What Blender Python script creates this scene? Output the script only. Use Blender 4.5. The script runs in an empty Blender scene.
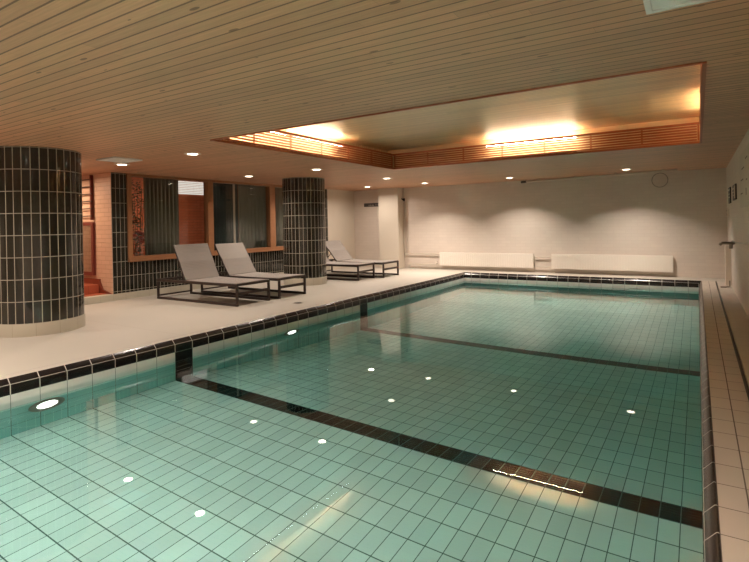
import bpy, bmesh, math, random
from math import sin, cos, pi, radians, hypot, atan2
from mathutils import Vector, Matrix
random.seed(7)
COL = bpy.context.scene.collection

# ---------------------------------------------------------------- helpers
def setp(o, label=None, cat=None, group=None, kind=None):
    if label: o['label'] = label
    if cat: o['category'] = cat
    if group: o['group'] = group
    if kind: o['kind'] = kind
    return o

class MB:
    def __init__(s): s.bm = bmesh.new()
    def box(s, x0, x1, y0, y1, z0, z1):
        v = [s.bm.verts.new(p) for p in ((x0,y0,z0),(x1,y0,z0),(x1,y1,z0),(x0,y1,z0),(x0,y0,z1),(x1,y0,z1),(x1,y1,z1),(x0,y1,z1))]
        for f in ((0,3,2,1),(4,5,6,7),(0,1,5,4),(1,2,6,5),(2,3,7,6),(3,0,4,7)): s.bm.faces.new([v[i] for i in f])
        return s
    def hexa(s, pts):          # eight corner points, same order as box
        v = [s.bm.verts.new(p) for p in pts]
        for f in ((0,3,2,1),(4,5,6,7),(0,1,5,4),(1,2,6,5),(2,3,7,6),(3,0,4,7)): s.bm.faces.new([v[i] for i in f])
        return s
    def prism(s, poly, path_a, path_b):   # extrude a list of 3-D points pa[i] to pb[i]
        a = [s.bm.verts.new(p) for p in path_a]; b = [s.bm.verts.new(p) for p in path_b]; n = len(a)
        s.bm.faces.new(a[::-1]); s.bm.faces.new(b)
        for i in range(n): s.bm.faces.new((a[i], a[(i+1)%n], b[(i+1)%n], b[i]))
        return s
    def tube(s, pts, r, seg=10, closed=False, square=False):
        pts = [Vector(p) for p in pts]; rings = []; n = len(pts)
        if square: seg = 4
        up0 = None
        for i, p in enumerate(pts):
            if closed: t = (pts[(i+1)%n]-pts[i-1]).normalized()
            else: t = (pts[min(i+1,n-1)]-pts[max(i-1,0)]).normalized()
            if up0 is None:
                ref = Vector((0,0,1)) if abs(t.z) < .9 else Vector((1,0,0))
                u = t.cross(ref).normalized()
            else:
                u = (up0 - t*up0.dot(t)).normalized()
            up0 = u; w = t.cross(u).normalized(); k = r*(1.414 if square else 1); o = pi/4 if square else 0
            rr = k
            rings.append([s.bm.verts.new(p+u*cos(2*pi*j/seg+o)*rr+w*sin(2*pi*j/seg+o)*rr) for j in range(seg)])
        m = n if closed else n-1
        for i in range(m):
            a = rings[i]; b = rings[(i+1)%n]
            for j in range(seg): s.bm.faces.new((a[j], a[(j+1)%seg], b[(j+1)%seg], b[j]))
        if not closed: s.bm.faces.new(rings[0][::-1]); s.bm.faces.new(rings[-1])
        return s
    def lathe(s, prof, c=(0,0,0), seg=32, axis='z'):   # profile of (r, h), closed at ends if r == 0
        rings = []
        for r, h in prof:
            ring = []
            for j in range(seg):
                a = 2*pi*j/seg
                if axis == 'z': p = (c[0]+r*cos(a), c[1]+r*sin(a), c[2]+h)
                elif axis == 'x': p = (c[0]+h, c[1]+r*cos(a), c[2]+r*sin(a))
                else: p = (c[0]+r*sin(a), c[1]+h, c[2]+r*cos(a))
                ring.append(s.bm.verts.new(p))
            rings.append(ring)
        for a, b in zip(rings, rings[1:]):
            for j in range(seg): s.bm.faces.new((a[j], a[(j+1)%seg], b[(j+1)%seg], b[j]))
        s.bm.faces.new(rings[0][::-1]); s.bm.faces.new(rings[-1])
        return s
    def build(s, name, mat, parent=None, smooth=False, bevel=0, loc=None):
        bmesh.ops.recalc_face_normals(s.bm, faces=s.bm.faces)
        me = bpy.data.meshes.new(name); s.bm.to_mesh(me); s.bm.free()
        o = bpy.data.objects.new(name, me); COL.objects.link(o)
        if mat: me.materials.append(mat)
        if smooth:
            for p in me.polygons: p.use_smooth = True
            me.set_sharp_from_angle(angle=radians(40))
        if bevel:
            b = o.modifiers.new('bevel', 'BEVEL'); b.width = bevel; b.segments = 2; b.limit_method = 'ANGLE'
        if parent: o.parent = parent
        if loc: o.location = loc
        return o

def empty(name, loc, label, cat, group=None, rz=0):
    o = bpy.data.objects.new(name, None); COL.objects.link(o); o.location = loc; o.rotation_euler = (0,0,rz)
    o.empty_display_size = .1
    return setp(o, label, cat, group)
def struct(o): return setp(o, kind='structure')
def copy_tree(o, parent=None):
    c = o.copy(); COL.objects.link(c)
    if parent: c.parent = parent
    for ch in list(o.children): copy_tree(ch, c)
    return c

# ---------------------------------------------------------------- materials
def srgb(r, g, b):
    f = lambda c: (c/255/12.92) if c/255 <= .04045 else ((c/255+.055)/1.055)**2.4
    return (f(r), f(g), f(b), 1)

class NM:
    def __init__(s, name):
        s.m = bpy.data.materials.new(name); s.m.use_nodes = True; s.nt = s.m.node_tree
        s.b = s.nt.nodes['Principled BSDF']; s.L = s.nt.links
    def n(s, t, **k):
        x = s.nt.nodes.new(t)
        for a, v in k.items(): setattr(x, a, v)
        return x
    def lk(s, a, b): s.L.new(a, b)
    def math(s, op, a, b=None, c=None):
        x = s.n('ShaderNodeMath', operation=op)
        for i, v in enumerate((a, b, c)):
            if v is None: continue
            if isinstance(v, (int, float)): x.inputs[i].default_value = v
            else: s.lk(v, x.inputs[i])
        return x.outputs[0]
    def mix(s, f, a, b):
        x = s.n('ShaderNodeMix', data_type='RGBA')
        for i, v in ((0, f), (6, a), (7, b)):
            if isinstance(v, (int, float)): x.inputs[i].default_value = v
            elif isinstance(v, tuple): x.inputs[i].default_value = v
            else: s.lk(v, x.inputs[i])
        return x.outputs[2]
    def coords(s):
        t = s.n('ShaderNodeTexCoord'); sp = s.n('ShaderNodeSeparateXYZ'); s.lk(t.outputs['Object'], sp.inputs[0])
        return t.outputs['Object'], sp.outputs[0], sp.outputs[1], sp.outputs[2]
    def noise(s, vec, scale, detail=3, sc=None):
        if sc:
            mp = s.n('ShaderNodeMapping'); mp.inputs['Scale'].default_value = sc; s.lk(vec, mp.inputs[0]); vec = mp.outputs[0]
        x = s.n('ShaderNodeTexNoise'); x.inputs['Scale'].default_value = scale; x.inputs['Detail'].default_value = detail
        s.lk(vec, x.inputs['Vector']); return x.outputs[0]
    def bump(s, h, strength=.3, dist=.003):
        x = s.n('ShaderNodeBump'); x.inputs['Strength'].default_value = strength; x.inputs['Distance'].default_value = dist
        s.lk(h, x.inputs['Height']); s.lk(x.outputs[0], s.b.inputs['Normal'])
    def val(s, col, amt, fac):   # brighten/darken by fac around .5
        h = s.n('ShaderNodeHueSaturation'); 
        if isinstance(col, tuple): h.inputs['Color'].default_value = col
        else: s.lk(col, h.inputs['Color'])
        v = s.math('MULTIPLY_ADD', fac, amt, 1-amt/2); s.lk(v, h.inputs['Value']); return h.outputs[0]
    def out(s, col, rough=.5, metal=0, spec=None):
        if isinstance(col, tuple): s.b.inputs['Base Color'].default_value = col
        else: s.lk(col, s.b.inputs['Base Color'])
        if isinstance(rough, (int, float)): s.b.inputs['Roughness'].default_value = rough
        else: s.lk(rough, s.b.inputs['Roughness'])
        s.b.inputs['Metallic'].default_value = metal
        if spec is not None: s.b.inputs['Specular IOR Level'].default_value = spec
        return s.m

def plain(name, col, rough=.5, metal=0, var=.12, scale=8, bump=0, spec=None):
    k = NM(name); v, x, y, z = k.coords(); n = k.noise(v, scale)
    if bump: k.bump(k.noise(v, scale*12), bump, .002)
    return k.out(k.val(col, var, n), rough, metal, spec)

def lines(k, c, pitch, off, width):
    # 1 on the joint, 0 elsewhere; also returns the cell index
    u = k.math('DIVIDE', k.math('SUBTRACT', c, off), pitch)
    fl = k.math('FLOOR', k.math('ADD', u, .5))
    d = k.math('ABSOLUTE', k.math('SUBTRACT', u, fl))
    return k.math('LESS_THAN', d, width/pitch/2), k.math('FLOOR', u)

def tiles(name, ax, ay, tile, grout, rough=.25, var=.1, black=None, blackcol=(.006,.006,.007,1), bump=.4, ang=0, spec=None, stain=.1, lower=None):
    # ax, ay = (axis, pitch, offset, joint width); black = list of Y ranges with dark tiles
    k = NM(name); v, x, y, z = k.coords(); co = {'x': x, 'y': y, 'z': z}
    if ang:
        co['a'] = k.math('MULTIPLY', k.math('ARCTAN2', y, x), ang)
    m1, c1 = lines(k, co[ax[0]], *ax[1:]); m2, c2 = lines(k, co[ay[0]], *ay[1:])
    m = k.math('MAXIMUM', m1, m2)
    cv = k.n('ShaderNodeCombineXYZ'); k.lk(c1, cv.inputs[0]); k.lk(c2, cv.inputs[1])
    wn = k.n('ShaderNodeTexWhiteNoise', noise_dimensions='3D'); k.lk(cv.outputs[0], wn.inputs['Vector'])
    col = k.val(tile, var, wn.outputs['Value'])
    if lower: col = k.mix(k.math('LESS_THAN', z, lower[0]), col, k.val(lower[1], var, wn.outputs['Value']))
    if stain: col = k.val(col, stain, k.noise(v, 1.7, 4))
    if black:
        bm_ = None
        for a, b in black:
            t = k.math('MULTIPLY', k.math('GREATER_THAN', y, a), k.math('LESS_THAN', y, b))
            bm_ = t if bm_ is None else k.math('MAXIMUM', bm_, t)
        col = k.mix(bm_, col, k.val(blackcol, .8, wn.outputs['Value']))
    col = k.mix(m, col, grout)
    rg = k.math('MULTIPLY_ADD', m, .5, rough)
    k.bump(k.math('SUBTRACT', 1, m), bump, .002)
    return k.out(col, rg, 0, spec)

def boards(name, base, dark, pitch=.095, axis='y', off=0., knots=True, rough=.45, groove=.007, contrast=.22):
    k = NM(name); v, x, y, z = k.coords()
    c = {'y': y, 'x': x}[axis]; along = {'y': x, 'x': y}[axis]
    m, idx = lines(k, c, pitch, off, groove)
    wn = k.n('ShaderNodeTexWhiteNoise', noise_dimensions='1D'); k.lk(idx, wn.inputs['W'])
    # board end joints staggered per board
    sh = k.math('MULTIPLY_ADD', wn.outputs['Value'], 3.7, along); me_, idl = lines(k, sh, 3.7, 0, .004)
    cv = k.n('ShaderNodeCombineXYZ'); k.lk(idx, cv.inputs[0]); k.lk(idl, cv.inputs[1])
    w2 = k.n('ShaderNodeTexWhiteNoise', noise_dimensions='2D'); k.lk(cv.outputs[0], w2.inputs['Vector'])
    col = k.val(base, contrast, w2.outputs['Value'])
    sc = (1.2, 22, 22) if axis == 'y' else (22, 1.2, 22)
    g = k.noise(v, 3, 5, sc); col = k.val(col, .45, g)
    if knots:
        mp = k.n('ShaderNodeMapping'); mp.inputs['Scale'].default_value = (2.6, 8, 1) if axis == 'y' else (8, 2.6, 1); k.lk(v, mp.inputs[0])
        vo = k.n('ShaderNodeTexVoronoi'); vo.inputs['Scale'].default_value = 1.0; k.lk(mp.outputs[0], vo.inputs['Vector'])
        kn = k.math('LESS_THAN', vo.outputs['Distance'], .10)
        col = k.mix(k.math('MULTIPLY', kn, .75), col, dark)
    mm = k.math('MAXIMUM', m, k.math('MULTIPLY', me_, .3))
    col = k.mix(k.math('MULTIPLY', mm, .85), col, dark)
    k.bump(k.math('ADD', k.math('SUBTRACT', 1, mm), k.math('MULTIPLY', g, .5)), .6, .004)
    return k.out(col, rough)

def brick(name, c1, c2, mortar, plane='xz', bw=.27, bh=.085, rough=.5, bump=.4):
    k = NM(name); v, x, y, z = k.coords(); cb = k.n('ShaderNodeCombineXYZ')
    a, b = {'xz': (x, z), 'yz': (y, z)}[plane]
    k.lk(a, cb.inputs[0]); k.lk(b, cb.inputs[1])
    t = k.n('ShaderNodeTexBrick'); k.lk(cb.outputs[0], t.inputs['Vector'])
    t.inputs['Scale'].default_value = 1; t.inputs['Brick Width'].default_value = bw; t.inputs['Row Height'].default_value = bh
    t.inputs['Mortar Size'].default_value = .006; t.inputs['Mortar Smooth'].default_value = .3
    t.inputs['Color1'].default_value = c1; t.inputs['Color2'].default_value = c2; t.inputs['Mortar'].default_value = mortar
    h = k.math('ADD', k.math('SUBTRACT', 1, t.outputs['Fac']), k.math('MULTIPLY', k.noise(v, 30), .4)); k.bump(h, bump, .004)
    return k.out(k.val(t.outputs['Color'], .1, k.noise(v, 2)), rough)

def emit(name, col, strength):
    k = NM(name); k.b.inputs['Base Color'].default_value = (0,0,0,1)
    k.b.inputs['Emission Color'].default_value = col; k.b.inputs['Emission Strength'].default_value = strength
    k.b.inputs['Roughness'].default_value = .4
    return k.m

# ---------------------------------------------------------------- dimensions (metres)
XL, XR, YB, YN = -5.43, .06, 13.05, -2.0        # outer edges of the pool kerb at deck level
XI, XJ, YI, YM = XL+.06, XR-.06, YB-.06, YN+.06 # pool inside faces
ZC = 2.465                                      # main ceiling
YW, YNW = 13.72, -3.2                           # back wall, near wall
XW = .56                                        # right wall
XG = -9.5                                       # window wall
ZW = -.210                                      # water level
TY = 2.1313                                     # tile joint offset along the pool
STR = [(TY+.25*7, TY+.25*8), (TY+.25*23, TY+.25*24)]
RL, RR, RN, RF = -5.13, .06, 4.28, 8.81         # ceiling recess
ZU = ZC+.43
def zfloor(y):
    pts = [(-3,-1.13),(2.4,-1.14),(3.884,-1.15),(7.89,-2.03),(9.3,-2.3),(14,-2.3)]
    for (a, za), (b, zb) in zip(pts, pts[1:]):
        if y <= b: return za+(zb-za)*(y-a)/(b-a)
    return -2.3

GREEN = (.70, .68, .62, 1)
M = {}
M['pool_floor'] = tiles('pool_floor_tile', ('x',.125,XJ,.006), ('y',.25,TY,.009), GREEN, (.07,.09,.07,1), .2, .14, STR, (.022,.016,.013,1))
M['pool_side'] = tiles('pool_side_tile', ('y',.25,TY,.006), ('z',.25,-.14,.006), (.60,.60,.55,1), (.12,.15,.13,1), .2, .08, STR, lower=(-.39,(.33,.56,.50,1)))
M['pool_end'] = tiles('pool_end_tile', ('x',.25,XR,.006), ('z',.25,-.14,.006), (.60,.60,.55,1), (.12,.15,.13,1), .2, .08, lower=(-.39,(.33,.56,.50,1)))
BLK = (.010,.009,.009,1)
M['kerb_y'] = tiles('kerb_tile_along', ('y',.25,TY,.009), ('z',.5,-.047,.005), BLK, (.35,.32,.27,1), .22, .6, None, stain=0)
M['kerb_x'] = tiles('kerb_tile_across', ('x',.25,XR,.009), ('z',.5,-.047,.005), BLK, (.35,.32,.27,1), .22, .6, None, stain=0)
M['deck'] = tiles('deck_floor', ('y',2.0,TY,.003), ('x',4.1,XL-.14,.006), (.44,.405,.34,1), (.31,.28,.235,1), .5, .03, None, bump=.15, stain=.08)
M['deck_strip'] = tiles('deck_strip_tile', ('y',.25,TY,.006), ('x',.125,.06,.007), (.50,.43,.35,1), (.13,.10,.08,1), .45, .06, None, bump=.5, stain=.1)
M['deck_plain'] = tiles('deck_right_tile', ('y',.25,TY,.003), ('x',.6,.31,.003), (.50,.44,.37,1), (.36,.30,.25,1), .45, .04, None, bump=.3, stain=.12)
M['ceiling'] = boards('pine_board_ceiling', (.60,.33,.19,1), (.11,.045,.02,1), groove=.012, contrast=.2)
M['upper'] = boards('upper_pine_boards', (.70,.53,.32,1), (.30,.19,.10,1), .07, 'y', 0, False, .35, .010)
M['backwall'] = brick('white_painted_brick_back', (.66,.58,.50,1), (.63,.55,.475,1), (.61,.53,.455,1), 'xz', bump=.12)
M['rightwall'] = brick('white_painted_brick_right', (.66,.58,.50,1), (.63,.55,.475,1), (.61,.53,.455,1), 'yz', bump=.12)
M['cream'] = plain('cream_plaster', (.62,.55,.45,1), .6, var=.06, scale=2)
M['brickopen'] = brick('pale_brick_entrance', (.62,.42,.30,1), (.57,.38,.27,1), (.45,.29,.20,1), 'xz', bump=.8)
M['redbrick'] = brick('orange_brick_inner_room', (.48,.13,.06,1), (.40,.105,.045,1), (.22,.07,.035,1), 'yz', bump=.6)
M['darkred'] = plain('dark_red_paint', (.13,.018,.012,1), .35)
M['terra'] = tiles('terracotta_tile', ('y',.2,0,.006), ('x',.2,0,.006), (.42,.10,.045,1), (.25,.08,.04,1), .35, .1, None)
M['terradark'] = plain('dark_terracotta_skirting', (.17,.035,.016,1), .35)
M['walltile'] = tiles('black_wall_tile', ('y',.085,5.53,.008), ('z',.286,.16,.008), (.022,.020,.014,1), (.36,.33,.26,1), .12, .7, None)
M['coltile'] = tiles('black_column_tile', ('a',2*pi*.5/34,0,.009), ('z',.286,.166,.009), (.022,.019,.013,1), (.38,.345,.275,1), .1, .8, None, ang=.5, stain=0)
M['skirt'] = tiles('cream_skirting_tile', ('y',.25,0,.004), ('z',.9,.3,.003), (.50,.46,.36,1), (.35,.31,.24,1), .4, .04, None)
M['colbase'] = tiles('cream_column_base', ('a',.25,0,.004), ('z',.9,.3,.003), (.46,.42,.33,1), (.33,.29,.22,1), .4, .04, None, ang=.5)
M['wood'] = boards('orange_stained_wood', (.36,.165,.075,1), (.12,.05,.02,1), .3, 'x', .11, False, .35, .001)
M['slat'] = plain('red_brown_slat_wood', (.36,.10,.032,1), .4, var=.3, scale=14)
M['frame'] = plain('dark_brown_powder_coat', (.035,.022,.017,1), .45, .2, var=.1)
M['fabric'] = tiles('grey_beige_mesh_sling', ('x',.012,0,.0025), ('y',.012,0,.0025), (.30,.265,.23,1), (.21,.185,.16,1), .8, .05, None, bump=.3)
M['white'] = plain('white_enamel', (.80,.73,.64,1), .35, var=.04)
M['whitepipe'] = plain('cream_painted_pipe', (.55,.49,.40,1), .4, var=.05)
M['steel'] = plain('brushed_steel', (.33,.29,.24,1), .3, .9)
M['darkmetal'] = plain('dark_metal', (.03,.028,.026,1), .4, .4)
M['panel'] = plain('white_ceiling_panel', (.80,.79,.75,1), .5, var=.03)
M['curt_grey'] = plain('grey_green_curtain', (.30,.32,.27,1), .9, var=.2, scale=5)
M['curt_dark'] = plain('dark_teal_curtain', (.07,.10,.11,1), .9, var=.2, scale=5)
M['leaf'] = plain('dark_green_leaf', (.035,.05,.022,1), .6, var=.5)
M['petal'] = plain('red_flower', (.5,.05,.02,1), .5)
M['black'] = plain('black_chair', (.012,.011,.011,1), .4)
M['poster'] = plain('white_notice_board', (.55,.50,.43,1), .5, var=.05)
M['ink'] = plain('dark_print', (.05,.04,.035,1), .5)
M['ledink'] = plain('pale_print', (.55,.5,.42,1), .5)
M['lamp'] = emit('warm_lamp_lens', (1,.88,.70,1), 10)
M['tube'] = emit('warm_tube_light', (1,.84,.60,1), 85)
M['tube2'] = emit('amber_tube_light', (1,.72,.42,1), 90)
M['poollamp'] = emit('pool_lamp_lens', (1,.97,.9,1), 4)
M['poollamp_added'] = emit('added_pool_lamp_lens', (1,.97,.9,1), 45)  # for the added near-wall lamps only
M['blind'] = emit('glowing_blind_slats', (1,.93,.85,1), .8)  # slats emit by themselves, standing in for light on the blind

k = NM('clear_pool_water')
k.nt.nodes.remove(k.b); out = [n for n in k.nt.nodes if n.type == 'OUTPUT_MATERIAL'][0]
g = k.n('ShaderNodeBsdfGlass'); g.inputs['IOR'].default_value = 1.333; g.inputs['Roughness'].default_value = 0.0
g.inputs['Color'].default_value = (1,1,1,1)
tc = k.n('ShaderNodeTexCoord'); nz = k.n('ShaderNodeTexNoise'); nz.inputs['Scale'].default_value = 1.3; nz.inputs['Detail'].default_value = 1
k.lk(tc.outputs['Object'], nz.inputs['Vector']); bp = k.n('ShaderNodeBump'); bp.inputs['Strength'].default_value = .02; bp.inputs['Distance'].default_value = .02
k.lk(nz.outputs[0], bp.inputs['Height']); k.lk(bp.outputs[0], g.inputs['Normal'])
k.lk(g.outputs[0], out.inputs['Surface'])
va = k.n('ShaderNodeVolumeAbsorption'); va.inputs['Color'].default_value = (.12,.88,.90,1); va.inputs['Density'].default_value = .33
k.lk(va.outputs[0], out.inputs['Volume']); M['water'] = k.m

k = NM('window_glass'); k.b.inputs['Base Color'].default_value = (.9,.93,.9,1); k.b.inputs['Roughness'].default_value = 0
k.b.inputs['Transmission Weight'].default_value = 1; k.b.inputs['IOR'].default_value = 1.45; M['glass'] = k.m

# ---------------------------------------------------------------- pool shell
mb = MB(); ys = [YM-.1, 2.4, 3.884, 7.89, 9.3, YI+.1]
vs = []
for y in ys:
    z = zfloor(y); vs.append([mb.bm.verts.new(p) for p in ((XI-.1,y,z),(XJ+.1,y,z),(XJ+.1,y,z-.12),(XI-.1,y,z-.12))])
for a, b in zip(vs, vs[1:]):
    for j in range(4): mb.bm.faces.new((a[j], a[(j+1)%4], b[(j+1)%4], b[j]))
mb.bm.faces.new(vs[0]); mb.bm.faces.new(vs[-1][::-1])
struct(mb.build('pool_floor', M['pool_floor']))
struct(MB().box(XI-.12, XI, YM-.12, YI+.12, -2.4, -.14).build('pool_wall_left', M['pool_side']))
struct(MB().box(XJ, XJ+.12, YM-.12, YI+.12, -2.4, -.14).build('pool_wall_right', M['pool_side']))
struct(MB().box(XI, XJ, YI, YI+.12, -2.4, -.14).build('pool_wall_back', M['pool_end']))
struct(MB().box(XI, XJ, YM-.12, YM, -2.4, -.14).build('pool_wall_near', M['pool_end']))

# kerb of black nosing tiles, mitred at the corners
prof = [(-.0,-.14),(0,.002),(.006,.004),(.012,.002),(.046,-.036),(.056,-.046),(.0605,-.058),(.0605,-.14)]
def kerb(name, corner_a, corner_b, ina, inb, mat):
    # outer corners on the deck edge; in* = inward mitre directions (x, y)
    pa = [(corner_a[0]+ina[0]*d, corner_a[1]+ina[1]*d, z) for d, z in prof]
    pb = [(corner_b[0]+inb[0]*d, corner_b[1]+inb[1]*d, z) for d, z in prof]
    struct(MB().prism(None, pa, pb).build(name, mat, smooth=True))
kerb('trim_1', (XL,YN), (XL,YB), (1,1), (1,-1), M['kerb_y'])
kerb('trim_2', (XL,YB), (XR,YB), (1,-1), (-1,-1), M['kerb_x'])
kerb('trim_3', (XR,YN), (XR,YB), (-1,1), (-1,-1), M['kerb_y'])
kerb('trim_4', (XL,YN), (XR,YN), (1,1), (-1,1), M['kerb_x'])

# water: one closed body lying in the basin
mb = MB(); e = .003; prev = []
for y in [YM-e, 2.4, 3.884, 7.89, 9.3, YI+e]:
    z = zfloor(y)-e; prev.append([mb.bm.verts.new(p) for p in ((XI-e,y,ZW),(XJ+e,y,ZW),(XJ+e,y,z),(XI-e,y,z))])
for a, b in zip(prev, prev[1:]):
    for j in range(4): mb.bm.faces.new((a[j], a[(j+1)%4], b[(j+1)%4], b[j]))
mb.bm.faces.new(prev[0]); mb.bm.faces.new(prev[-1][::-1])
w = mb.build('pool_water', M['water'])
setp(w, 'still clear teal water filling the tiled swimming pool', 'water', kind='stuff')

# ---------------------------------------------------------------- decks
mb = MB()
mb.box(XG, XL, YNW, YW, -.14, 0); mb.box(XL, XR, YB, YW, -.14, 0); mb.box(XL, XR, YNW, YN, -.14, 0); mb.box(XR, XW, YB, YW, -.14, 0)
struct(mb.build('floor', M['deck']))
struct(MB().box(XR, .30, YNW, YB, -.14, 0).build('floor_pool_edge', M['deck_strip']))
struct(MB().box(.30, .332, YNW, YB, -.14, -.03).build('floor_drain_channel', M['darkmetal']))
struct(MB().box(.332, XW, YNW, YB, -.14, 0).build('floor_right', M['deck_plain']))

# ---------------------------------------------------------------- walls
struct(MB().box(-13.2, XW+.2, YW, YW+.2, -.14, 2.95).build('wall_back', M['backwall']))
struct(MB().box(XW, XW+.2, YNW, YW, -.14, ZC).build('wall_right', M['rightwall']))
struct(MB().box(-13.2, XW+.2, YNW-.2, YNW, -.14, ZC).build('wall_near', M['cream']))
struct(MB().box(-9.10+.76, -7.648, 13.37, YW, 0, ZC).build('wall_pilaster', M['cream']))
# window wall: tiled below and between the windows
Y0, Y1, Y2, Y3 = 5.53, 5.84, 11.3, 12.29
struct(MB().box(-11.6, XG-.0005, Y0-.012, Y0-.001, .121, ZC).build('wall_entrance_face', M['brickopen']))
mb = MB(); mb.box(XG-.15, XG, Y0, Y1, .12, ZC); mb.box(XG-.15, XG, Y1, Y2, .12, .74); mb.box(XG-.15, XG, Y2, Y3, .12, ZC)
struct(mb.build('wall_left', M['walltile']))
struct(MB().box(XG-.15, XG, Y3, YW, 0, ZC).build('wall_left_end', M['cream']))
struct(MB().box(XG-.15, XG, YNW, 4.2, 0, ZC).build('wall_left_near', M['cream']))
struct(MB().box(XG-.15, XG+.06, 4.2, Y3, 0, .12).build('baseboard_left', M['skirt']))

# window frames and panes
posts = [(5.84,5.93),(7.79,7.94),(9.79,9.99),(11.2,11.3)]
ti = 0
for i, ((a0,a1),(b0,b1)) in enumerate(zip(posts, posts[1:])):
    f = MB()
    f.box(XG-.12, XG+.035, a0 if i == 0 else (a0+a1)/2, a1, .74, ZC)
    f.box(XG-.12, XG+.035, b0, (b0+b1)/2 if i < 2 else b1, .74, ZC)
    ya = a0 if i == 0 else (a0+a1)/2; yb = (b0+b1)/2 if i < 2 else b1
    f.box(XG-.12, XG+.035, a1, b0, .74, .82); f.box(XG-.12, XG+.035, a1, b0, ZC-.05, ZC)
    fr = struct(f.build('window_%d' % (i+1), M['wood']))
    MB().box(XG-.07, XG-.06, a1-.01, b0+.01, .81, ZC-.04).build('window_pane', M['glass'], fr)
    MB().box(XG-.12, XG+.06, ya, yb, .715, .745).build('window_sill', M['wood'], fr)

# ---------------------------------------------------------------- entrance niche with steps left of the windows
struct(MB().box(-11.6, XG-.151, Y0, Y0+.12, .0, 2.95).build('wall_entrance', M['brickopen']))
struct(MB().box(-11.8, -11.6, 3.6, Y0+.12, 0, ZC).build('wall_entrance_end', M['brickopen']))
st = empty('entrance_step', (-9.5, 4.885, 0), 'terracotta tiled steps with dark red skirting leading up to the brick entrance', 'steps')
P = lambda mb, n, m: mb.build(n, m, st)
MB().box(-.42, -.151, -.7, .63, 0, .125).build('lower_tread', M['terra'], st)
MB().box(-2.09, -.42, -.7, .63, 0, .29).build('upper_tread', M['terra'], st)
MB().box(-2.09, -.40, .605, .629, .291, .40).build('skirting', M['terradark'], st)
MB().hexa([(-.43,.60,.126),(-.01,.60,.126),(-.01,.629,.126),(-.43,.629,.126),(-.43,.60,.40),(-.30,.60,.20),(-.30,.629,.20),(-.43,.629,.40)]).build('skirting', M['terradark'], st)
# dark red glazed frame and wall bars on the brick wall
df = empty('entrance_window', (-10.5, Y0-.012, .46), 'dark red framed glass panel on the pale brick wall by the entrance', 'window')
mb = MB(); mb.box(-.55,.43,-.05,-.001,0,.07); mb.box(-.55,.43,-.05,-.001,.99,1.06); mb.box(.36,.43,-.05,-.001,.07,.99); mb.box(-.55,-.48,-.05,-.001,.07,.99)
mb.build('frame', M['darkred'], df)
MB().box(-.48,.36,-.03,-.015,.07,.99).build('pane', M['glass'], df)
wr = empty('wall_grille', (-10.5, Y0-.012, 1.56), 'dark metal bar grille on the brick wall above the red framed panel', 'grille')
for q in ((.37,.40),(-.5,-.47)): MB().box(*q,-.06,-.001,0,.89).build('upright', M['darkred'], wr)
for i in range(6): MB().tube([(-.5,-.05,.08+i*.145),(.42,-.05,.08+i*.145)], .011).build('bar', M['darkmetal'], wr)

# ---------------------------------------------------------------- room behind the windows
struct(MB().box(-13.2,-13.0,Y0,YW,0,2.95).build('wall_inner_room', M['redbrick']))
struct(MB().box(-13.2,XG-.15,Y0+.12,YW,-.05,0).build('floor_inner_room', M['terradark']))
struct(MB().box(-13.2,-9.65,3.6,Y0+.12,-.05,0).build('floor_entrance', M['terradark']))
struct(MB().box(-11.8,-9.65,3.4,3.6,0,ZC).build('wall_entrance_side', M['brickopen']))

def curtain(name, y0, y1, mat, label, group=None, x=-9.95, waves=9, amp=.035, z0=.05):
    mb = MB(); n = waves*8; a = []; 
    for i in range(n+1):
        t = i/n; y = (y1-y0)*t; xx = amp*sin(t*waves*2*pi)*(1+.3*sin(t*9))
        a.append((xx, y))
    top = [mb.bm.verts.new((p[0], p[1], 2.86)) for p in a]; bot = [mb.bm.verts.new((p[0]*1.25, p[1], z0)) for p in a]
    for i in range(n): mb.bm.faces.new((bot[i], bot[i+1], top[i+1], top[i]))
    o = mb.build(name, mat, smooth=True); o.location = (x, y0, 0)
    s = o.modifiers.new('s','SOLIDIFY'); s.thickness = .004
    return setp(o, label, 'curtain', group)
curtain('curtain', 6.50, 7.36, M['curt_grey'], 'grey green curtain hanging inside the first window')
curtain('curtain', 8.27, 9.12, M['curt_dark'], 'dark teal curtain hanging beside the pale pole in the middle window', waves=11, amp=.05)
curtain('curtain', 9.14, 10.16, M['curt_grey'], 'grey curtain hanging at the right side of the middle window', waves=8)
curtain('curtain', 10.35, 11.15, M['curt_grey'], 'grey curtain sliver seen between the window post and the far tiled column', waves=6)
po = MB().tube([(-9.80,8.86,0),(-9.80,8.86,ZC)], .026, 12).build('curtain_pole', M['white'], smooth=True)
setp(po, 'slim shiny vertical metal pole behind the middle window', 'pole')
bl = empty('window_blind', (-12.98, 9.2, 2.38), 'bright white slatted blind high on the orange brick wall', 'blind')
MB().box(-.01,.02,0,2.6,.50,.54).build('head_rail', M['white'], bl)
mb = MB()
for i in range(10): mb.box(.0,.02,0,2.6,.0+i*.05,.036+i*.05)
mb.build('slats', M['blind'], bl)

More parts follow.
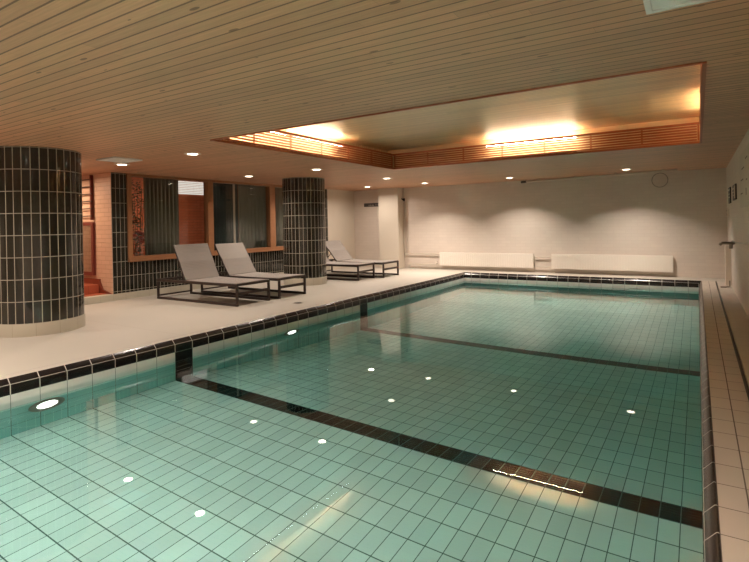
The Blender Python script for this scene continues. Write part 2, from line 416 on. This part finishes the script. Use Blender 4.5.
def leafy(name, loc, h, label, cat, flowers):
    t = empty(name, loc, label, cat)
    MB().lathe([(.12,0),(.16,.02),(.2,.3),(.19,.3),(.17,.27)], seg=24).build('pot', M['terradark'], t, True)
    mb = MB(); rnd = random.Random(3); lf = MB()
    for i in range(9):
        a = rnd.uniform(0, 2*pi); d = rnd.uniform(.03,.16); zt = h*rnd.uniform(.6,.95)
        mb.tube([(0,0,.26),(cos(a)*d*.6,sin(a)*d*.6,zt*.55),(cos(a)*d,sin(a)*d,zt)], .007, 6)
    for i in range(620):
        a = rnd.uniform(0, 2*pi); zz = rnd.uniform(.45, h-.08); d = .19*math.sqrt(rnd.random())*(1.0-.35*(zz/h)**3)
        p = Vector((cos(a)*d, sin(a)*d, zz)); c = rnd.uniform(0,2*pi); L = rnd.uniform(.08,.14)
        dd = Vector((cos(c), sin(c), rnd.uniform(-.7,.4)))*L*.55; sd = Vector((-sin(c),cos(c),rnd.uniform(-.5,.5)))*L*.25; nn = Vector((0,0,.012))
        v = [lf.bm.verts.new(q) for q in (p, p+dd*.5+sd+nn, p+dd, p+dd*.5-sd+nn)]
        lf.bm.faces.new(v)
    mb.build('stems', M['leaf'], t); lf.build('leaves', M['leaf'], t)
    if flowers:
        for i in range(9):
            a = rnd.uniform(0,2*pi); c = (.10+abs(cos(a))*rnd.uniform(.03,.10), sin(a)*rnd.uniform(.03,.16)-.04, 1.18+rnd.uniform(-.12,.12))
            MB().lathe([(.01,-.02),(.07,.01),(.05,.04),(.005,.05)], c, 8).build('flower', M['petal'], t, True)
leafy('potted_plant', (-10.38, 6.60, 0), 2.5, 'tall dark leafy potted plant with red flowers behind the first window', 'plant', True)

def chair(loc, rz, label):
    t = empty('dining_chair', loc, label, 'chair', rz=rz)
    MB().box(-.22,.22,-.22,.22,.43,.47).build('seat', M['black'], t, bevel=.01)
    MB().box(-.22,.22,.19,.225,.60,.98).build('backrest', M['black'], t, bevel=.01)
    for sx in (-.2,.2):
        MB().tube([(sx,.2,0),(sx,.2,.9)], .014).build('leg', M['black'], t)
        MB().tube([(sx,-.2,0),(sx,-.2,.44)], .014).build('leg', M['black'], t)
    return t
chair((-10.55, 7.05, 0), .5, 'black chair standing inside the first window below the curtain')
chair((-10.4, 10.45, 0), 1.2, 'black chair back showing just inside the right window post')
chair((-10.5, 11.0, 0), 2.0, 'black chair back showing behind glass beside the far tiled column')

# ---------------------------------------------------------------- ceiling with lit recess
mb = MB(); z0, z1 = ZC, ZC+.03
mb.box(XG-.15, RL, YNW-.2, YW+.2, z0, z1); mb.box(RR, XW+.2, YNW-.2, YW+.2, z0, z1)
mb.box(RL, RR, YNW-.2, RN, z0, z1); mb.box(RL, RR, RF, YW+.2, z0, z1)
struct(mb.build('ceiling', M['ceiling']))
struct(MB().box(-13.2, XG-.151, Y0+.12, YW+.2, 2.95, 2.99).build('ceiling_inner_room', M['ceiling']))
struct(MB().box(XG-.15, XG-.1, Y0+.12, YW, ZC+.031, 2.95).build('wall_inner_lintel', M['cream']))
struct(MB().box(-11.8, XG-.151, YNW, Y0+.12, ZC, ZC+.03).build('ceiling_entrance', M['ceiling']))
E_ = .32
struct(MB().box(RL-E_-.05, RR+E_+.05, RN-E_-.05, RF+E_+.05, ZU, ZU+.04).build('ceiling_upper', M['upper']))
mb = MB(); a, b, c, d = RL-E_, RR+E_, RN-E_, RF+E_
mb.box(a-.05,a,c-.05,d+.05,z1,ZU); mb.box(b,b+.05,c-.05,d+.05,z1,ZU); mb.box(a,b,c-.05,c,z1,ZU); mb.box(a,b,d,d+.05,z1,ZU)
struct(mb.build('ceiling_cove', M['upper']))

def screen(axis, pos, a, b, label, th=.014):
    loc = (pos, a, ZC) if axis == 'y' else (a, pos, ZC)
    t = empty('slat_screen', loc, label, 'screen', 'slatted wood screens around the ceiling recess')
    L = b-a
    def bx(mb, u0, u1, t0, t1, z0, z1):
        if axis == 'y': mb.box(t0, t1, u0, u1, z0, z1)
        else: mb.box(u0, u1, t0, t1, z0, z1)
    f = MB(); bx(f, 0, L, -.014, .014, -.012, .018); bx(f, 0, L, -.014, .014, .264, .298)
    f.build('rail', M['slat'], t)
    s = MB(); zz = .030
    while zz < .255: bx(s, .03, L-.03, -.008, .008, zz, zz+.024); zz += .0392
    s.build('slats', M['slat'], t)
    n = max(2, round(L/.75)); 
    for i in range(n+1):
        u = .012+(L-.024)*i/n; p = MB(); bx(p, u-.012, u+.012, -.03, -.0145, .018, .272) if axis == 'y' and pos < -3 else bx(p, u-.012, u+.012, .0145, .03, .018, .272)
        p.build('batten', M['slat'], t)
    return t
screen('y', RL, RN, RF, 'red brown slatted wood screen along the left side of the ceiling recess')
screen('y', RR, RN, RF, 'red brown slatted wood screen along the right side of the ceiling recess')
screen('x', RF, RL+.015, RR-.015, 'red brown slatted wood screen along the far side of the ceiling recess')
screen('x', RN, RL+.015, RR-.015, 'red brown slatted wood screen along the near side of the ceiling recess')

def tube_lamp(p, q, mat, label):
    p = Vector(p); q = Vector(q); t = empty('tube_lamp', p, label, 'lamp', 'tube lamps in the ceiling recess')
    d = q-p
    MB().tube([d*.02, d*.98], .014, 12).build('tube', mat, t, True)
    n = d.normalized(); s = Vector((-n.y, n.x, 0))*.03
    for u in (0, 1):
        c = d*u; MB().tube([c, c+(n if u == 0 else -n)*.03], .02, 10).build('end_cap', M['white'], t)
    k_ = s/.03*-.05; b = MB(); b.tube([k_, k_+d], .012, square=True)
    b.tube([k_,(0,0,0)], .008, 6); b.tube([k_+d,d], .008, 6)
    b.build('holder', M['white'], t)
zt = ZC+.292
tube_lamp((RL-.14,4.40,zt),(RL-.14,5.85,zt), M['tube'], 'bright tube lamp behind the left slat screen near its near end')
tube_lamp((RL-.14,5.95,zt),(RL-.14,7.30,zt), M['tube'], 'bright tube lamp behind the middle of the left slat screen')
tube_lamp((-3.25,RF+.14,zt),(-1.65,RF+.14,zt), M['tube'], 'bright tube lamp behind the far slat screen')
tube_lamp((RR+.14,4.4,zt),(RR+.14,5.6,zt), M['tube2'], 'amber tube lamp behind the right slat screen near its near end')
tube_lamp((RR+.14,7.2,zt),(RR+.14,8.5,zt), M['tube2'], 'amber tube lamp behind the right slat screen near its far end')

# ---------------------------------------------------------------- downlights
SPOT = 22
def downlight(x, y, label, power=SPOT, spread=140):
    if y > 12: power, spread = (44, 118) if x > -7 else (30, 160)
    t = empty('downlight', (x, y, ZC), label, 'lamp', None)
    MB().lathe([(.075,-.001),(.08,-.010),(.118,-.007),(.122,0.0)], seg=28).build('trim_ring', M['white'], t, True)
    MB().lathe([(.073,-.0095),(.072,-.0085)], seg=28).build('lens', M['lamp'], t)
    l = bpy.data.lights.new('downlight_light', 'AREA'); l.shape = 'DISK'; l.size = .11; l.energy = power; l.color = (1,.86,.755); l.spread = radians(spread)
    o = bpy.data.objects.new('light', l); COL.objects.link(o); o.parent = t; o.location = (0,0,-.012)
    return t
downlight(-8.2, 4.97, 'ceiling downlight right beside the square white panel')
downlight(-6.3, 4.92, 'ceiling downlight nearest the camera between panel and recess')
downlight(-8.2, 7.85, 'ceiling downlight in front of the middle window')
downlight(-6.28, 7.80, 'ceiling downlight in front of the far tiled column')
downlight(-8.42, 10.35, 'ceiling downlight hidden behind the far tiled column')
downlight(-6.27, 10.45, 'ceiling downlight below the far left corner of the recess')
downlight(-8.1, 12.4, 'bright ceiling downlight above the black sign on the back left wall')
downlight(-6.27, 12.45, 'ceiling downlight above the left end of the left radiator')
downlight(-3.95, 12.55, 'ceiling downlight above the gap between the two radiators')
downlight(-1.30, 12.4, 'ceiling downlight above the right radiator')
for x in (-8.2,-6.3): 
    for y in (2.0, -.9): downlight(x, y, 'ceiling downlight outside the view over the near left deck, %s row, %s' % ('outer' if x < -8 else 'inner', 'last' if y < 0 else 'second last'))
for x in (-3.95,-1.3):  # extra lamps added out of view to brighten the pool and right wall
    for y in (.9,-1.6): downlight(x, y, 'added ceiling downlight outside the view brightening the near end of the pool, %s row, %s' % ('middle' if x < -3 else 'right', 'last' if y < 0 else 'second last'), 75)

# square ceiling panels
def panel(x, y, s, rz, label):
    t = empty('ceiling_vent', (x, y, ZC), label, 'vent', rz=rz)
    mb = MB(); h = s/2
    for q in ((-h,h,-h,-h+.03),(-h,h,h-.03,h),(-h,-h+.03,-h+.03,h-.03),(h-.03,h,-h+.03,h-.03)): mb.box(*q, -.022, -.001)
    mb.build('frame', M['panel'], t, bevel=.003)
    MB().box(-h+.031,h-.031,-h+.031,h-.031,-.014,-.001).build('plate', M['panel'], t)
panel(-7.64, 4.59, .48, 0, 'square white ceiling vent panel above the near tiled column')
panel(.07, 2.77, .56, 0, 'square pale ceiling vent panel at the top right of the view')

# ---------------------------------------------------------------- tiled columns
def column(x, y, label, r=.5):
    t = empty('column', (x, y, 0), label, 'column')
    MB().lathe([(r,.165),(r,ZC)], seg=96).build('shaft', M['coltile'], t, True)
    MB().lathe([(r+.007,0),(r+.007,.15),(r,.165)], seg=96).build('base', M['colbase'], t, True)
column(-7.74, 3.45, 'thick round column of black vertical tiles at the left edge, nearest the camera', .54)
column(-7.84, 9.24, 'round column of black vertical tiles farther back between the loungers')

# ---------------------------------------------------------------- sun loungers (origin: near foot corner at the pool end)
LW, LL, LH = .80, 2.24, .385
def lounger(loc, ang, label, w=LW, hinge=-1.36, up=.72, flat=False, rz=0):
    t = empty('sun_lounger', loc, label, 'sun lounger', 'sun loungers on the pool deck', rz)
    hw = .02
    for y in (hw, w-hw):
        r = .06; L = LL
        pts = [(-hw,y,LH-.03),(-hw,y,.02),(-L+r+hw,y,.02)]
        for i in range(1,5): a = pi/2*i/4; pts.append((-L+hw+r-r*sin(a), y, .02+r-r*cos(a)))
        pts.append((-L+hw,y,LH-.03))
        mb = MB()
        mb.box(-L,0,y-.02,y+.02,0,.044); mb.box(-.042,0,y-.02,y+.02,.044,LH-.05); mb.box(-L,-L+.042,y-.02,y+.02,.044,LH-.05)
        mb.box(-L,0,y-.02,y+.02,LH-.05,LH)
        mb.build('side_frame', M['frame'], t, bevel=.008)
    for x in (-.036,-LL): MB().box(x,x+.036,.038,w-.038,LH-.04,LH).build('cross_bar', M['frame'], t)
    MB().box(-.036,-.001,.041,w-.041,.19,.235).build('cross_bar', M['frame'], t)
    MB().box(-LL+.001,-LL+.03,.038,w-.038,.05,.08).build('cross_bar', M['frame'], t)
    # seat sling
    mb = MB(); n = 14
    tp = []; 
    for i in range(n+1):
        x = hinge+(0.0-.01-hinge)*i/n; sag = -.012*sin(pi*i/n); tp.append((x, sag))
    for (x0,s0),(x1,s1) in zip(tp, tp[1:]):
        mb.hexa([(x0,.02,LH+s0+.001),(x1,.02,LH+s1+.001),(x1,w-.02,LH+s1+.001),(x0,w-.02,LH+s0+.001),(x0,.02,LH+s0+.011),(x1,.02,LH+s1+.011),(x1,w-.02,LH+s1+.011),(x0,w-.02,LH+s0+.011)])
    bmesh.ops.remove_doubles(mb.bm, verts=mb.bm.verts, dist=.0005)
    mb.build('seat_sling', M['fabric'], t)
    # back sling with its own frame, turned about the hinge
    a = ang; bl_ = up
    def R(u, y, h): return (hinge - u*cos(a) + h*sin(a) - .01, y, LH+.012 + u*sin(a) + h*cos(a))
    mb = MB()
    for y0,y1 in ((.0,.03),(w-.03,w)):
        mb.hexa([R(0,y0,-.022),R(bl_,y0,-.022),R(bl_,y1,-.022),R(0,y1,-.022),R(0,y0,0),R(bl_,y0,0),R(bl_,y1,0),R(0,y1,0)])
    mb.hexa([R(bl_-.03,.03,-.022),R(bl_,.03,-.022),R(bl_,w-.03,-.022),R(bl_-.03,w-.03,-.022),R(bl_-.03,.03,0),R(bl_,.03,0),R(bl_,w-.03,0),R(bl_-.03,w-.03,0)])
    mb.build('back_frame', M['frame'], t)
    mb = MB(); n = 8
    for i in range(n):
        u0 = bl_*i/n*.995; u1 = bl_*(i+1)/n*.995; s0 = -.010*abs(sin(pi*i/n*2)); s1 = -.010*abs(sin(pi*(i+1)/n*2))
        mb.hexa([R(u0,.012,s0+.001),R(u1,.012,s1+.001),R(u1,w-.012,s1+.001),R(u0,w-.012,s0+.001),R(u0,.012,s0+.010),R(u1,.012,s1+.010),R(u1,w-.012,s1+.010),R(u0,w-.012,s0+.010)])
    mb.build('back_sling', M['fabric'], t)
    if not flat:
        mb = MB(); q = R(bl_*.42,0,-.03)
        for y in (.05,w-.05): mb.tube([(q[0],y,q[2]),(q[0]-.24,y,LH-.015)], .009, 6)
        mb.tube([(q[0]-.24,.02,LH-.015),(q[0]-.24,w-.02,LH-.015)], .009, 6)
        mb.build('back_strut', M['frame'], t)
    return t
lounger((-6.66,6.05,0), radians(63), 'grey mesh sun lounger nearest the camera, its backrest raised, in front of the first window', up=.73)
lounger((-6.62,7.05,0), radians(57), 'grey mesh sun lounger second from the camera, backrest raised, before the middle window', w=.77, up=.745)
lounger((-6.93,10.13,0), radians(52), 'grey mesh sun lounger just past the far column, its backrest hidden by the column', w=.74, hinge=-1.42)
lounger((-6.72,10.96,0), radians(49), 'farthest grey mesh sun lounger, half reclined against the pale back left wall', w=.78, hinge=-1.47, up=.70)

# ---------------------------------------------------------------- radiators and pipes on the back wall
def radiator(x0, x1, z0, z1, label):
    L = x1-x0; t = empty('radiator', (x0, YW, z0), label, 'radiator'); H = z1-z0
    mb = MB(); mb.box(0,L,-.115,-.095,0,H)
    n = int(L/.062)
    for i in range(n): x = .02+(L-.04)*(i+.5)/n; mb.box(x-.014,x+.014,-.122,-.1155,.02,H-.035)
    mb.build('front_panel', M['white'], t)
    MB().box(0.002,L-.002,-.05,-.035,.01,H-.01).build('rear_panel', M['white'], t)
    MB().box(0,L,-.0945,-.0505,H-.02,H).build('top_grille', M['white'], t)
    for x in (0, L-.012): MB().box(x,x+.012,-.0945,-.0505,.0,H-.0205).build('end_cover', M['white'], t)
    for x in (.3, L-.3): MB().box(x-.02,x+.02,-.0345,-.001,.04,H-.04).build('bracket', M['white'], t)
    return t
radiator(-6.41, -3.69, .115, .50, 'long low white radiator on the back wall, left of the pipe gap')
radiator(-3.22, -.49, .115, .50, 'long low white radiator on the back wall, right of the pipe gap')
def pipe(pts, r, name, mat, label, cat):
    return setp(MB().tube(pts, r, 10).build(name, mat, smooth=True), label, cat)
yp = YW-.06
pipe([(-7.60,yp,ZC-.002),(-7.60,yp,.52),(-7.59,yp,.475),(-7.55,yp,.455),(-6.44,yp,.455)], .016, 'heating_pipe', M['whitepipe'], 'cream heating pipe dropping from the ceiling beside the pilaster to the left radiator top', 'pipe')
pipe([(-7.47,yp,.001),(-7.47,yp,.10),(-7.44,yp,.135),(-6.44,yp,.135)], .016, 'heating_pipe', M['whitepipe'], 'lower cream heating pipe running from the pilaster to the left radiator foot', 'pipe')
pipe([(-3.66,yp,.42),(-3.25,yp,.42)], .014, 'heating_pipe', M['whitepipe'], 'upper short pipe joining the two radiators', 'pipe')
pipe([(-3.66,yp,.16),(-3.25,yp,.16)], .014, 'heating_pipe', M['whitepipe'], 'lower short pipe joining the two radiators', 'pipe')
va_ = empty('radiator_valve', (-6.52, yp, .20), 'small metal thermostat valve at the left end of the left radiator', 'valve')
MB().tube([(0,0,-.045),(0,0,.04)], .013).build('body', M['steel'], va_, True)
MB().tube([(-.0,-.02,.0),(-.0,-.08,.0)], .022, 14).build('knob', M['white'], va_, True)
cl = empty('pipe_clamp', (-7.60, yp, 2.10), 'black clamp with a short spout high on the vertical heating pipe', 'clamp')
MB().tube([(0,0,-.04),(0,0,.04)], .034, 14).build('collar', M['darkmetal'], cl, True)
MB().tube([(.0,-.03,0),(-.10,-.07,.05)], .02, 10).build('spout', M['darkmetal'], cl, True)

# conduit along the ceiling at the back wall and its cable loop
cd = empty('ceiling_conduit', (-3.80, 13.5, ZC-.055), 'long pale conduit under the ceiling along the back wall with a black end', 'conduit')
MB().tube([(0,0,0),(3.45,-.70,0)], .024, 10).build('conduit_pipe', M['whitepipe'], cd, True)
MB().tube([(-.14,.02,-.004),(.0,0,0)], .030, 12).build('end_cap', M['darkmetal'], cd, True)
mb = MB()
for u in (.1,.37,.64,.92): c = Vector((3.45*u,-.70*u,0)); mb.box(c.x-.012,c.x+.012,c.y-.02,c.y+.02,-.02,.054)
mb.build('clip', M['whitepipe'], cd)
pts = [(-.73+.165*sin(a)*1.0, YW-.02, 2.27+.165*cos(a)) for a in [2*pi*i/28 for i in range(28)]]
o = MB().tube(pts, .008, 8, closed=True).build('cable_loop', M['steel'], smooth=True)
setp(o, 'thin loop of cable hanging on the back wall near the right corner', 'cable')

# sign on the back left wall
sg = empty('wall_sign', (-9.1, YW, 1.93), 'small black sign with pale lettering on the back left wall', 'sign')
MB().box(0,.62,-.02,-.001,0,.115).build('board', M['ink'], sg)
mb = MB()
def glyph(x, s):
    for (a,b,c,d) in s: mb.box(x+a*.045, x+b*.045, -.0235, -.0205, .025+c*.06, .025+d*.06)
Eg = [(0,.25,0,1),(0,.9,0,.2),(0,.7,.42,.6),(0,.9,.8,1)]
Lg = [(0,.25,0,1),(0,.9,0,.2)]
Ig = [(.3,.6,0,1)]
for i, s in enumerate((Lg,Ig,Lg,Ig,Lg)): glyph(.19+i*.042, [(a*.7,b*.7,c*.7,d*.7) for a,b,c,d in s])
glyph(.44, Ig); glyph(.53, Eg)
mb.build('lettering', M['ledink'], sg)

# floor drain on the left deck
dr = empty('floor_drain', (-5.98, 6.83, 0), 'small round floor drain in the left deck beside the pool kerb', 'drain')
MB().lathe([(.085,.0005),(.085,.003),(.07,.004)], seg=28).build('ring', M['steel'], dr, True)
MB().lathe([(.065,.0042),(.06,.006)], seg=28).build('grate', M['darkmetal'], dr, True)

# ---------------------------------------------------------------- right wall fittings
def board(y0, y1, z0, z1, mat, label, cat, marks):
    t = empty('notice_board', (XW, y0, z0), label, cat)
    W, H = y1-y0, z1-z0
    MB().box(-.022,-.001,0,W,0,H).build('board', mat, t)
    mb = MB()
    for (a,b,c,d) in marks: mb.box(-.0255,-.0222,a*W,b*W,c*H,d*H)
    if marks: mb.build('print', M['ink'] if mat is not M['ink'] else M['ledink'], t)
board(11.95, 12.55, 1.64, 1.95, M['ink'], 'small dark framed notice on the right wall closest to the back corner', 'sign', [(.1,.9,.8,.9),(.1,.7,.55,.6),(.1,.8,.35,.4)])
board(10.3, 11.1, 1.66, 1.92, M['ink'], 'wider dark framed notice on the right wall nearer the camera', 'sign', [(.08,.4,.1,.9),(.5,.92,.72,.82),(.5,.92,.5,.56),(.5,.8,.3,.36)])
board(7.6, 9.2, 1.50, 2.25, M['poster'], 'large white board with faint marks at the right edge of the view', 'sign', [(.15,.35,.82,.84),(.5,.75,.70,.72),(.2,.3,.45,.47),(.6,.85,.50,.52),(.3,.33,.2,.32),(.7,.9,.25,.27)])
so = empty('wall_socket', (XW, 13.0, 1.38), 'small white double socket on the right wall beside the corner', 'socket')
MB().box(-.03,-.001,-.05,.05,0,.17).build('plate', M['white'], so, bevel=.004)
for z in (.045,.125): MB().lathe([(.02,-.004),(.02,0)], (-.031,0,z), 14, 'x').build('outlet', M['darkmetal'], so)
sv = empty('shower_valve', (XW, 11.1, .90), 'metal water valve with a lever sticking out of the right wall', 'valve')
MB().tube([(-.001,0,.0),(-.20,0,.0)], .026, 12).build('body', M['steel'], sv, True)
MB().tube([(-.20,0,0),(-.225,0,-.035)], .026, 12).build('outlet', M['steel'], sv, True)
MB().tube([(-.06,0,-.015),(-.06,0,-.10)], .030, 12).build('stem', M['steel'], sv, True)
MB().tube([(-.035,0,-.03),(-.035,0,.045)], .016, 12).build('lever', M['steel'], sv, True)
pipe([(XW-.03,11.06,.93),(XW-.03,9.3,.98),(XW-.03,6.0,1.07)], .010, 'wall_pipe', M['steel'], 'thin metal pipe running along the right wall from the valve', 'pipe')
mb = MB().tube([(XW-.05,11.95,.14),(XW-.05,11.95,.03),(XW-.12,11.95,.012),(XW-.20,11.95,.012)], .013, 12)
mb.lathe([(.03,0),(.03,.006)], (XW-.05,11.95,0), 16)
setp(mb.build('floor_bracket', M['steel'], smooth=True), 'small bent metal stub standing on the right deck by the back corner', 'bracket')
pc = MB().box(XW-.10,XW-.001,12.35,12.49,.001,ZC-1.66).build('pipe_cover', M['white'], bevel=.004)
setp(pc, 'narrow white vertical pipe cover low on the right wall beside the valve', 'pipe cover')

# ---------------------------------------------------------------- underwater lamps
def pool_lamp(x, y, z, s, label):
    t = empty('pool_lamp', (x, y, z), label, 'lamp', 'underwater lamps in the pool walls')
    MB().lathe([(.165,.001*s),(.160,.012*s),(.135,.022*s),(.10,.014*s),(.095,.004*s)], seg=36, axis='x').build('ring', M['steel'], t, True)
    MB().lathe([(.094,.006*s),(.08,.018*s),(.03,.024*s)], seg=36, axis='x').build('lens', M['poollamp'], t, True)
for y, l in ((2.44, 'glowing underwater lamp in the left pool wall nearest the camera'), (5.97, 'glowing underwater lamp in the left pool wall beyond the near dark stripe'), (-1.08, 'underwater lamp in the left pool wall outside the view')):
    pool_lamp(XI, y, -.59, 1, l)


for x, l in ((-4.2, 'left'), (-1.2, 'right')):  # two strong lamps added out of view to light the pool floor
    t = empty('pool_lamp', (x, YM, -.55), 'added underwater lamp outside the view, lighting the pool floor from the near wall, %s one' % l, 'lamp')
    MB().lathe([(.165,.001),(.160,.012),(.125,.022),(.118,.012),(.115,.004)], seg=36, axis='y').build('ring', M['steel'], t, True)
    MB().lathe([(.114,.006),(.09,.018),(.03,.024)], seg=36, axis='y').build('lens', M['poollamp_added'], t, True)
# unseen lamp added to light the room behind the windows
def area(name, loc, rot, size, power, col, sy=None):
    l = bpy.data.lights.new(name, 'AREA'); l.size = size; l.energy = power; l.color = col
    if sy: l.shape = 'RECTANGLE'; l.size_y = sy
    o = bpy.data.objects.new(name, l); COL.objects.link(o); o.location = loc; o.rotation_euler = rot; return o
def pendant(loc, power, label, col=(1,.75,.5)):
    t = empty('ceiling_lamp', loc, label, 'lamp')
    MB().lathe([(.16,-.001),(.17,-.03),(.15,-.06)], seg=28).build('housing', M['white'], t, True)
    MB().lathe([(.14,-.066),(.13,-.061)], seg=28).build('diffuser', M['lamp'], t)
    a = area('light', (0,0,-.075), (0,0,0), .26, power, col); a.data.shape = 'DISK'; a.parent = t
pendant((-11.3, 8.2, 2.95), 60, 'added round ceiling lamp, out of view, lighting the room behind the windows')
pendant((-10.6, 4.7, ZC), 34, 'round ceiling lamp over the brick entrance steps', (1,.72,.5))

# ---------------------------------------------------------------- camera
f, yaw, pitch, roll, cy, h = 507.7148, .5664, -.0017, -.0198, 225.08, 1.3655
F = Vector((-sin(yaw)*cos(pitch), cos(yaw)*cos(pitch), sin(pitch))); R0 = Vector((cos(yaw), sin(yaw), 0)); U0 = R0.cross(F)
R1 = R0*cos(roll)+U0*sin(roll); U1 = -R0*sin(roll)+U0*cos(roll)
cam = bpy.data.cameras.new('camera'); co = bpy.data.objects.new('camera', cam); COL.objects.link(co)
m = Matrix(((R1.x,U1.x,-F.x,0),(R1.y,U1.y,-F.y,0),(R1.z,U1.z,-F.z,h),(0,0,0,1))); co.matrix_world = m
cam.sensor_fit = 'HORIZONTAL'; cam.sensor_width = 36; cam.lens = f*36/749; cam.shift_y = -(281-cy)/749; cam.clip_start = .02
sc = bpy.context.scene; sc.camera = co
w = bpy.data.worlds.new('world'); sc.world = w; w.use_nodes = True; w.node_tree.nodes['Background'].inputs[0].default_value = (.02,.02,.02,1)
sc.view_settings.view_transform = 'Standard'; sc.view_settings.look = 'None'; sc.view_settings.gamma = 1; sc.view_settings.exposure = .14
sc.view_settings.use_curve_mapping = False
sc.cycles.max_bounces = 14; sc.cycles.diffuse_bounces = 6; sc.cycles.transmission_bounces = 12; sc.cycles.sample_clamp_indirect = 0
